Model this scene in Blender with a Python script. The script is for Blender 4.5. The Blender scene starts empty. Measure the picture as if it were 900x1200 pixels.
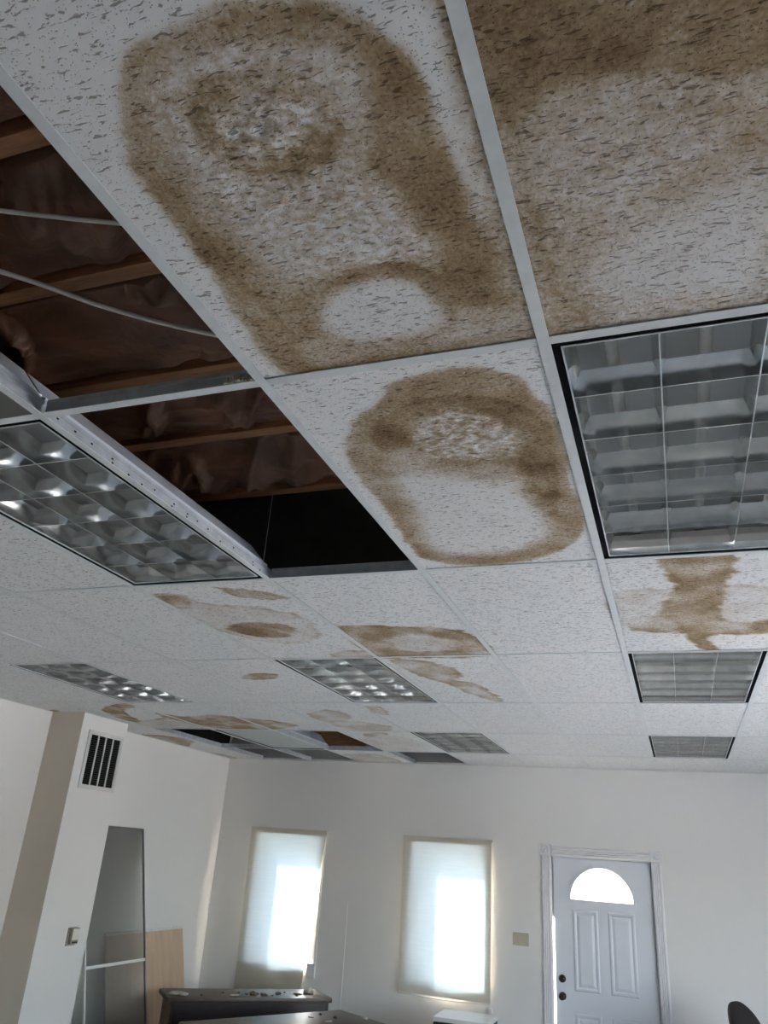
import bpy, bmesh, math, random
import numpy as np
from mathutils import Vector, Matrix

# ------------------------------------------------------------------ camera, sky, sun, exposure
S = bpy.context.scene
C = S.collection
T = .6096                      # ceiling module 2 ft x 4 ft
CAMZ = 1.95
CZ = CAMZ + .931               # ceiling height
YB, XL, XR, YF = 8.275, -4.70, 3.05, -2.6   # room faces
ROOF = 4.35
cam = bpy.data.objects.new('camera', bpy.data.cameras.new('camera'))
C.objects.link(cam)
cam.data.sensor_fit = 'VERTICAL'; cam.data.sensor_height = 36; cam.data.lens = 912.03 / 1200 * 36
cam.data.clip_start = .01
_r = Vector((0.94211792, 0.32910834, 0.06404306)); _u = Vector((0.07830373, -0.40170708, 0.91241435)); _f = Vector((-0.32600973, 0.85458711, 0.40422585))
cam.matrix_world = Matrix(((_r.x, _u.x, -_f.x, .17417), (_r.y, _u.y, -_f.y, -.03628), (_r.z, _u.z, -_f.z, CAMZ), (0, 0, 0, 1)))
S.camera = cam
S.view_settings.view_transform = 'Standard'; S.view_settings.look = 'None'
S.view_settings.gamma = 1; S.view_settings.use_curve_mapping = False
S.view_settings.exposure = 2.97

w = bpy.data.worlds.new('sky'); S.world = w; w.use_nodes = True
nt = w.node_tree; nt.nodes.clear()
bg = nt.nodes.new('ShaderNodeBackground'); wo = nt.nodes.new('ShaderNodeOutputWorld')
SUN_DIR = Vector((1.0, -.95, -1.22)).normalized()        # direction the sunlight travels
sky = nt.nodes.new('ShaderNodeTexSky'); sky.sky_type = 'NISHITA'; sky.sun_disc = False
sky.sun_elevation = math.asin(-SUN_DIR.z); sky.sun_rotation = math.atan2(-SUN_DIR.x, -SUN_DIR.y)
sky.air_density = 1.0; sky.dust_density = 3.0
hs_ = nt.nodes.new('ShaderNodeHueSaturation'); hs_.inputs['Saturation'].default_value = .74; nt.links.new(sky.outputs[0], hs_.inputs['Color']); nt.links.new(hs_.outputs[0], bg.inputs[0]); bg.inputs[1].default_value = .55
nt.links.new(bg.outputs[0], wo.inputs[0])
sl = bpy.data.lights.new('sun', 'SUN'); sl.energy = 7.5; sl.angle = math.radians(.6); sl.color = (1, .97, .93)
so = bpy.data.objects.new('sun', sl); C.objects.link(so); so.location = (-6, 14, 10)
so.rotation_euler = SUN_DIR.to_track_quat('-Z', 'Y').to_euler()

# openings: (centre offsets) in the back wall (x0, x1, z0, z1) and right wall (y0, y1, z0, z1)
W1 = (-4.19, -3.45, CAMZ - 1.09, CAMZ + .17)
W2 = (-2.42, -1.68, CAMZ - 1.09, CAMZ + .17)
DOOR = (-1.03, -.095, 0, CAMZ + .118)
SIDE = [(2.4, 4.2, .55, 2.40), (4.6, 5.8, .55, 2.40)]
WT = .20                        # wall thickness
def portal(loc, rot, sx, sy):
    l = bpy.data.lights.new('window_portal', 'AREA'); l.shape = 'RECTANGLE'; l.size = sx; l.size_y = sy
    l.cycles.is_portal = True
    o = bpy.data.objects.new('window_portal', l); C.objects.link(o); o.location = loc; o.rotation_euler = rot
for y0, y1, z0, z1 in SIDE:
    portal((XR + WT + .02, (y0 + y1) / 2, (z0 + z1) / 2), (0, math.radians(90), 0), z1 - z0, y1 - y0)
for x0, x1, z0, z1 in (W1, W2):
    portal(((x0 + x1) / 2, YB + WT + .02, (z0 + z1) / 2), (math.radians(-90), 0, 0), x1 - x0, z1 - z0)

# ------------------------------------------------------------------ materials
def hexc(r, g, b): return (r, g, b, 1)
def mat(name, col, rough=.6, metal=0, noise=0, nscale=8, bump=0, bscale=60, spec=.5, stretch=None):
    m = bpy.data.materials.new(name); m.use_nodes = True
    n = m.node_tree; b = n.nodes['Principled BSDF']
    b.inputs['Base Color'].default_value = hexc(*col); b.inputs['Roughness'].default_value = rough
    b.inputs['Metallic'].default_value = metal; b.inputs['Specular IOR Level'].default_value = spec
    if noise or bump:
        g = n.nodes.new('ShaderNodeNewGeometry'); mp = n.nodes.new('ShaderNodeMapping'); n.links.new(g.outputs['Position'], mp.inputs[0])
        if stretch: mp.inputs['Scale'].default_value = stretch
    if noise:
        t = n.nodes.new('ShaderNodeTexNoise'); t.inputs['Scale'].default_value = nscale; t.inputs['Detail'].default_value = 6
        n.links.new(mp.outputs[0], t.inputs['Vector'])
        r = n.nodes.new('ShaderNodeValToRGB'); r.color_ramp.elements[0].position = .3; r.color_ramp.elements[1].position = .7
        r.color_ramp.elements[0].color = hexc(*[c * (1 - noise) for c in col]); r.color_ramp.elements[1].color = hexc(*[min(1, c * (1 + noise)) for c in col])
        n.links.new(t.outputs['Fac'], r.inputs[0]); n.links.new(r.outputs[0], b.inputs['Base Color'])
    if bump:
        t = n.nodes.new('ShaderNodeTexNoise'); t.inputs['Scale'].default_value = bscale; t.inputs['Detail'].default_value = 4
        n.links.new(mp.outputs[0], t.inputs['Vector'])
        bp = n.nodes.new('ShaderNodeBump'); bp.inputs['Strength'].default_value = bump; bp.inputs['Distance'].default_value = .01
        n.links.new(t.outputs['Fac'], bp.inputs['Height']); n.links.new(bp.outputs[0], b.inputs['Normal'])
    return m

def tile_material():
    m = bpy.data.materials.new('mineral_fibre_tile'); m.use_nodes = True
    n = m.node_tree; N = n.nodes; Lk = n.links.new; b = N['Principled BSDF']; b.inputs['Roughness'].default_value = .9
    b.inputs['Specular IOR Level'].default_value = .15
    g = N.new('ShaderNodeNewGeometry')
    def mapped(s):
        mp = N.new('ShaderNodeMapping'); mp.inputs['Scale'].default_value = s; Lk(g.outputs['Position'], mp.inputs[0]); return mp
    def noise(s, sc, det=2, dist=0):
        t = N.new('ShaderNodeTexNoise'); t.inputs['Scale'].default_value = sc; t.inputs['Detail'].default_value = det
        t.inputs['Distortion'].default_value = dist
        Lk(mapped(s).outputs[0], t.inputs['Vector']); return t.outputs['Fac']
    def ramp(x, a, c, lo=0., hi=1.):
        r = N.new('ShaderNodeMapRange'); r.inputs['From Min'].default_value = a; r.inputs['From Max'].default_value = c
        r.inputs['To Min'].default_value = lo; r.inputs['To Max'].default_value = hi; Lk(x, r.inputs['Value']); return r.outputs[0]
    def math_(op, x, y):
        q = N.new('ShaderNodeMath'); q.operation = op
        for i, v in enumerate((x, y)):
            if isinstance(v, (int, float)): q.inputs[i].default_value = v
            else: Lk(v, q.inputs[i])
        return q.outputs[0]
    fiss = ramp(noise((56, 190, 56), 1.0, 1.4, .45), .605, .675)               # long fissures across the tile
    pin = N.new('ShaderNodeTexVoronoi'); pin.inputs['Scale'].default_value = 185; Lk(mapped((1, 1, 1)).outputs[0], pin.inputs['Vector'])
    pin2 = ramp(pin.outputs['Distance'], .26, .16)
    sel = ramp(noise((1, 1, 1), 95, 1), .34, .46)
    pinh = math_('MULTIPLY', pin2, sel)
    holes = math_('MAXIMUM', fiss, math_('MULTIPLY', pinh, .9))
    at = N.new('ShaderNodeAttribute'); at.attribute_name = 'stain'
    ru = N.new('ShaderNodeAttribute'); ru.attribute_name = 'rumple'
    n1 = noise((1, 1, 1), 14, 5); n2 = noise((1, 1, 1), 150, 3); n3 = noise((1, 1.3, 1), 52, 4, .2)
    j = math_('ADD', math_('MULTIPLY', math_('SUBTRACT', n1, .5), .40), math_('MULTIPLY', math_('SUBTRACT', n2, .5), .95))
    st = math_('ADD', at.outputs['Fac'], math_('MULTIPLY', j, math_('MULTIPLY', math_('MINIMUM', at.outputs['Fac'], .4), 1.7)))
    crack = math_('MULTIPLY', math_('SUBTRACT', n3, .47), math_('MULTIPLY', ru.outputs['Fac'], 3.4))
    st = math_('ADD', st, math_('MULTIPLY', crack, .4))
    cr = N.new('ShaderNodeValToRGB'); e = cr.color_ramp.elements
    stops = [(0, (.85, .84, .82)), (.12, (.77, .73, .69)), (.30, (.58, .49, .39)), (.5, (.41, .30, .185)), (.7, (.29, .195, .108)), (1, (.13, .07, .03))]
    e[0].position = 0; e[0].color = hexc(*stops[0][1]); e[1].position = 1; e[1].color = hexc(*stops[-1][1])
    for p, c in stops[1:-1]:
        q = e.new(p); q.color = hexc(*c)
    Lk(st, cr.inputs[0])
    mx = N.new('ShaderNodeMix'); mx.data_type = 'RGBA'; mx.blend_type = 'MULTIPLY'
    Lk(math_('MULTIPLY', holes, .66), mx.inputs['Factor']); Lk(cr.outputs[0], mx.inputs[6]); mx.inputs[7].default_value = (.20, .155, .12, 1)  # fissures and pinholes darkened: cavity shade put into the colour
    Lk(mx.outputs[2], b.inputs['Base Color'])
    h = math_('SUBTRACT', math_('MULTIPLY', n3, math_('MULTIPLY', ru.outputs['Fac'], 2.2)), holes)
    bp = N.new('ShaderNodeBump'); bp.inputs['Strength'].default_value = .7; bp.inputs['Distance'].default_value = .004
    Lk(h, bp.inputs['Height']); Lk(bp.outputs[0], b.inputs['Normal'])
    return m

def wall_material():            # painted below the ceiling, bare grey board above it
    m = mat('painted_wall', (.79, .77, .735), .55, bump=.08, bscale=90)
    n = m.node_tree; N = n.nodes; b = N['Principled BSDF']
    g = N.new('ShaderNodeNewGeometry'); s = N.new('ShaderNodeSeparateXYZ'); n.links.new(g.outputs['Position'], s.inputs[0])
    q = N.new('ShaderNodeMath'); q.operation = 'GREATER_THAN'; q.inputs[1].default_value = CZ + .02; n.links.new(s.outputs[2], q.inputs[0])
    mx = N.new('ShaderNodeMix'); mx.data_type = 'RGBA'; n.links.new(q.outputs[0], mx.inputs['Factor'])
    mx.inputs[6].default_value = (.79, .77, .735, 1); mx.inputs[7].default_value = (.30, .29, .28, 1)
    n.links.new(mx.outputs[2], b.inputs['Base Color']); return m

def fabric_material():
    m = bpy.data.materials.new('shade_fabric'); m.use_nodes = True
    n = m.node_tree; N = n.nodes; N.clear(); Lk = n.links.new
    o = N.new('ShaderNodeOutputMaterial'); d = N.new('ShaderNodeBsdfDiffuse'); t = N.new('ShaderNodeBsdfTranslucent'); mx = N.new('ShaderNodeMixShader')
    g = N.new('ShaderNodeNewGeometry'); mp = N.new('ShaderNodeMapping'); mp.inputs['Scale'].default_value = (6, 6, 160); Lk(g.outputs['Position'], mp.inputs[0])
    w_ = N.new('ShaderNodeTexNoise'); w_.inputs['Scale'].default_value = 1; w_.inputs['Detail'].default_value = 3; Lk(mp.outputs[0], w_.inputs['Vector'])
    a = N.new('ShaderNodeAttribute'); a.attribute_name = 'stain'
    r = N.new('ShaderNodeValToRGB'); r.color_ramp.elements[0].color = (.60, .54, .43, 1); r.color_ramp.elements[1].color = (.70, .64, .53, 1)
    Lk(w_.outputs['Fac'], r.inputs[0])
    k = N.new('ShaderNodeMix'); k.data_type = 'RGBA'; Lk(a.outputs['Fac'], k.inputs['Factor']); Lk(r.outputs[0], k.inputs[6]); k.inputs[7].default_value = (.20, .13, .07, 1)
    Lk(k.outputs[2], d.inputs[0]); k2 = N.new('ShaderNodeMix'); k2.data_type = 'RGBA'; k2.inputs[0].default_value = .7; Lk(k.outputs[2], k2.inputs[6]); k2.inputs[7].default_value = (.50, .78, 1, 1); Lk(k2.outputs[2], t.inputs[0]); mx.inputs[0].default_value = .054  # blue of the skylight put into the transmitted colour
    Lk(d.outputs[0], mx.inputs[1]); Lk(t.outputs[0], mx.inputs[2]); Lk(mx.outputs[0], o.inputs[0])
    return m

def glass_material(name, tint=(1, 1, 1), gloss=.08, rough=.02, dens=1.0, body=None):
    m = bpy.data.materials.new(name); m.use_nodes = True
    n = m.node_tree; N = n.nodes; N.clear(); Lk = n.links.new
    o = N.new('ShaderNodeOutputMaterial'); t = N.new('ShaderNodeBsdfTransparent'); t.inputs[0].default_value = hexc(*tint)
    gl = N.new('ShaderNodeBsdfGlossy'); gl.inputs['Roughness'].default_value = rough; mx = N.new('ShaderNodeMixShader'); mx.inputs[0].default_value = gloss
    src = t.outputs[0]
    if body:
        d = N.new('ShaderNodeBsdfDiffuse'); d.inputs[0].default_value = hexc(*body); m2 = N.new('ShaderNodeMixShader'); m2.inputs[0].default_value = 1 - dens
        Lk(src, m2.inputs[1]); Lk(d.outputs[0], m2.inputs[2]); src = m2.outputs[0]
    Lk(src, mx.inputs[1]); Lk(gl.outputs[0], mx.inputs[2]); Lk(mx.outputs[0], o.inputs[0]); return m

M = dict(
    tile=tile_material(), wall=wall_material(), fabric=fabric_material(),
    tee=mat('tee_cap_white_paint', (.72, .735, .72), .45, noise=.05, nscale=30),
    galv=mat('galvanised_web', (.46, .49, .52), .5, .2, noise=.15, nscale=25),
    housing=mat('pale_blue_white_enamel', (.62, .66, .72), .4, noise=.06, nscale=14),
    inside=mat('white_reflector_enamel', (.48, .48, .455), .35),
    alu=mat('semi_specular_aluminium', (.70, .71, .705), .13, 1.0, noise=.08, nscale=20),
    aluedge=mat('bright_louver_edge', (.82, .83, .83), .3, .7),
    black=mat('black_paint', (.003, .003, .003), .9, spec=.1),
    tube=mat('unlit_lamp_tube', (.80, .79, .74), .3),
    lens=mat('clouded_acrylic_lens', (.50, .52, .50), .35, noise=.08, nscale=30, bump=.4, bscale=160),
    joist=mat('aged_pine_joist', (.36, .17, .078), .75, noise=.35, nscale=6, stretch=(1, 14, 14), bump=.2, bscale=30),
    kraft=mat('kraft_paper_facing', (.165, .074, .04), .5, noise=.55, nscale=5, bump=1.0, bscale=20),
    shadeblack=mat('black_shade_facing', (.012, .012, .013), .6, bump=.5, bscale=20),
    deck=mat('dark_roof_board', (.015, .012, .010), .9, noise=.3, nscale=4),
    cable=mat('white_cable_jacket', (.80, .75, .67), .5),
    floor=mat('grey_brown_carpet', (.60, .57, .52), .95, noise=.15, nscale=60, bump=.3, bscale=300),
    ground=mat('pale_concrete', (.60, .59, .57), .9, noise=.1, nscale=2),
    tan=mat('chase_shade_tan', (.66, .585, .49), .6, bump=.08, bscale=90),
    trim=mat('white_trim_gloss', (.78, .77, .76), .4),
    door=mat('white_door_paint', (.76, .78, .82), .42),
    bronze=mat('dark_bronze', (.06, .05, .042), .35, .8),
    beige=mat('beige_plastic', (.50, .45, .35), .45),
    ventwhite=mat('vent_white_metal', (.66, .65, .62), .5),
    ventdark=mat('vent_dark_fins', (.045, .042, .038), .6),
    thermo=mat('taupe_plastic', (.33, .29, .24), .45), thermoface=mat('cream_plastic', (.75, .72, .62), .4),
    wood=mat('espresso_desk_wood', (.022, .012, .011), .32, noise=.35, nscale=5, stretch=(2, 2, 18)),
    woodtop=mat('espresso_desk_top', (.07, .045, .034), .42, noise=.3, nscale=6),
    dust=mat('tile_crumb', (.56, .50, .42), .95, noise=.3, nscale=40, bump=.6, bscale=70),
    dustdark=mat('wet_tile_crumb', (.12, .085, .06), .95, noise=.4, nscale=40, bump=.6, bscale=70),
    board=mat('tan_gypsum_paper', (.56, .40, .275), .85, noise=.10, nscale=5, stretch=(1, 3, .6)),
    gyp=mat('chipped_white_gypsum', (.72, .71, .69), .9, noise=.1, nscale=40, bump=.4, bscale=90),
    screenframe=mat('grey_aluminium_frame', (.20, .20, .20), .4, .5), bar=mat('off_white_bar', (.70, .69, .66), .45),
    glass=glass_material('window_glass'), screen=glass_material('grey_screen_pane', (.74, .74, .73), .03, .25, .86, (.50, .49, .46)),
    fridgetop=mat('white_enamel_top', (.74, .73, .71), .35), fabricblack=mat('black_upholstery', (.012, .008, .009), .85, bump=.3, bscale=250),
    plastic=mat('black_plastic', (.015, .015, .016), .45), chrome=mat('chrome', (.7, .7, .7), .15, 1.0),
)

# ------------------------------------------------------------------ mesh helpers
def link(name, me, parent=None, mats=(), loc=None, rot=None):
    o = bpy.data.objects.new(name, me); C.objects.link(o)
    if me is not None:
        for m in mats:
            if m.name not in [x.name for x in me.materials if x]: me.materials.append(m)
    if parent is not None: o.parent = parent
    if loc is not None: o.location = loc
    if rot is not None: o.rotation_euler = rot
    return o
def pyd(name, v, f, mi=None, smooth=False):
    me = bpy.data.meshes.new(name); me.from_pydata([tuple(map(float, p)) for p in v], [], f); 
    if mi is not None: me.polygons.foreach_set('material_index', mi)
    if smooth: me.polygons.foreach_set('use_smooth', [True] * len(me.polygons))
    me.update(); return me
class MB:                       # collects boxes, prisms and tubes into one mesh
    def __init__(s): s.v = []; s.f = []; s.m = []
    def add(s, v, f, mi=0):
        k = len(s.v); s.v += [tuple(p) for p in v]; s.f += [tuple(i + k for i in q) for q in f]; s.m += [mi] * len(f); return s
    def box(s, x0, x1, y0, y1, z0, z1, mi=0):
        v = [(x, y, z) for z in (z0, z1) for y in (y0, y1) for x in (x0, x1)]
        return s.add(v, [(0, 2, 3, 1), (4, 5, 7, 6), (0, 1, 5, 4), (2, 6, 7, 3), (0, 4, 6, 2), (1, 3, 7, 5)], mi)
    def cbox(s, x0, x1, y0, y1, z0, z1, c=.004, mi=0):       # box with chamfered edges
        bm = bmesh.new(); bmesh.ops.create_cube(bm, size=1)
        for v in bm.verts: v.co = Vector(((x0 + x1) / 2 + v.co.x * (x1 - x0), (y0 + y1) / 2 + v.co.y * (y1 - y0), (z0 + z1) / 2 + v.co.z * (z1 - z0)))
        bmesh.ops.bevel(bm, geom=bm.edges[:], offset=c, segments=2, affect='EDGES', profile=.6)
        bm.verts.index_update()
        s.add([v.co[:] for v in bm.verts], [[v.index for v in f.verts] for f in bm.faces], mi); bm.free(); return s
    def prism(s, prof, a, b, axis='y', mi=0):                # closed profile (p, q) swept along an axis
        n = len(prof); fn = {'y': lambda p, q, t: (p, t, q), 'x': lambda p, q, t: (t, p, q), 'z': lambda p, q, t: (p, q, t)}[axis]
        v = [fn(p, q, a) for p, q in prof] + [fn(p, q, b) for p, q in prof]
        f = [(i, (i + 1) % n, n + (i + 1) % n, n + i) for i in range(n)] + [tuple(range(n))[::-1], tuple(range(n, 2 * n))]
        return s.add(v, f, mi)
    def tube(s, pts, r, n=8, mi=0, cap=True):
        P = [Vector(p) for p in pts]; rings = []
        for i, p in enumerate(P):
            d = (P[min(i + 1, len(P) - 1)] - P[max(i - 1, 0)]).normalized()
            a = d.cross(Vector((0, 0, 1)) if abs(d.z) < .9 else Vector((1, 0, 0))).normalized(); b = d.cross(a)
            rr = r[i] if isinstance(r, (list, tuple)) else r
            rings.append([p + (a * math.cos(2 * math.pi * k / n) + b * math.sin(2 * math.pi * k / n)) * rr for k in range(n)])
        v = [q for ring in rings for q in ring]
        f = [(i * n + k, i * n + (k + 1) % n, (i + 1) * n + (k + 1) % n, (i + 1) * n + k) for i in range(len(P) - 1) for k in range(n)]
        if cap: f += [tuple(range(n)), tuple(range((len(P) - 1) * n, len(P) * n))[::-1]]
        return s.add(v, f, mi)
    def mesh(s, name, smooth=False):
        me = pyd(name, s.v, s.f, s.m, smooth)
        bm = bmesh.new(); bm.from_mesh(me); bmesh.ops.recalc_face_normals(bm, faces=bm.faces); bm.to_mesh(me); bm.free(); return me
    def obj(s, name, mats, parent=None, smooth=False, loc=None, rot=None):
        return link(name, s.mesh(name, smooth), parent, mats if isinstance(mats, (list, tuple)) else [mats], loc, rot)
def autosmooth(o, ang=35):
    me = o.data; me.polygons.foreach_set('use_smooth', [True] * len(me.polygons))
    bm = bmesh.new(); bm.from_mesh(me)
    for e in bm.edges:
        if len(e.link_faces) != 2 or e.calc_face_angle(0) > math.radians(ang): e.smooth = False
    bm.to_mesh(me); bm.free(); return o
def tag(o, label, cat, group=None):
    o['label'] = label; o['category'] = cat
    if group: o['group'] = group
    return o
def struct(o, label=None):
    o['kind'] = 'structure'
    if label: o['label'] = label
    return o
def empty(name, loc, rz=0, rot=None):
    o = bpy.data.objects.new(name, None); C.objects.link(o); o.location = loc; o.rotation_euler = rot or (0, 0, rz); o.empty_display_size = .1; return o

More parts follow.
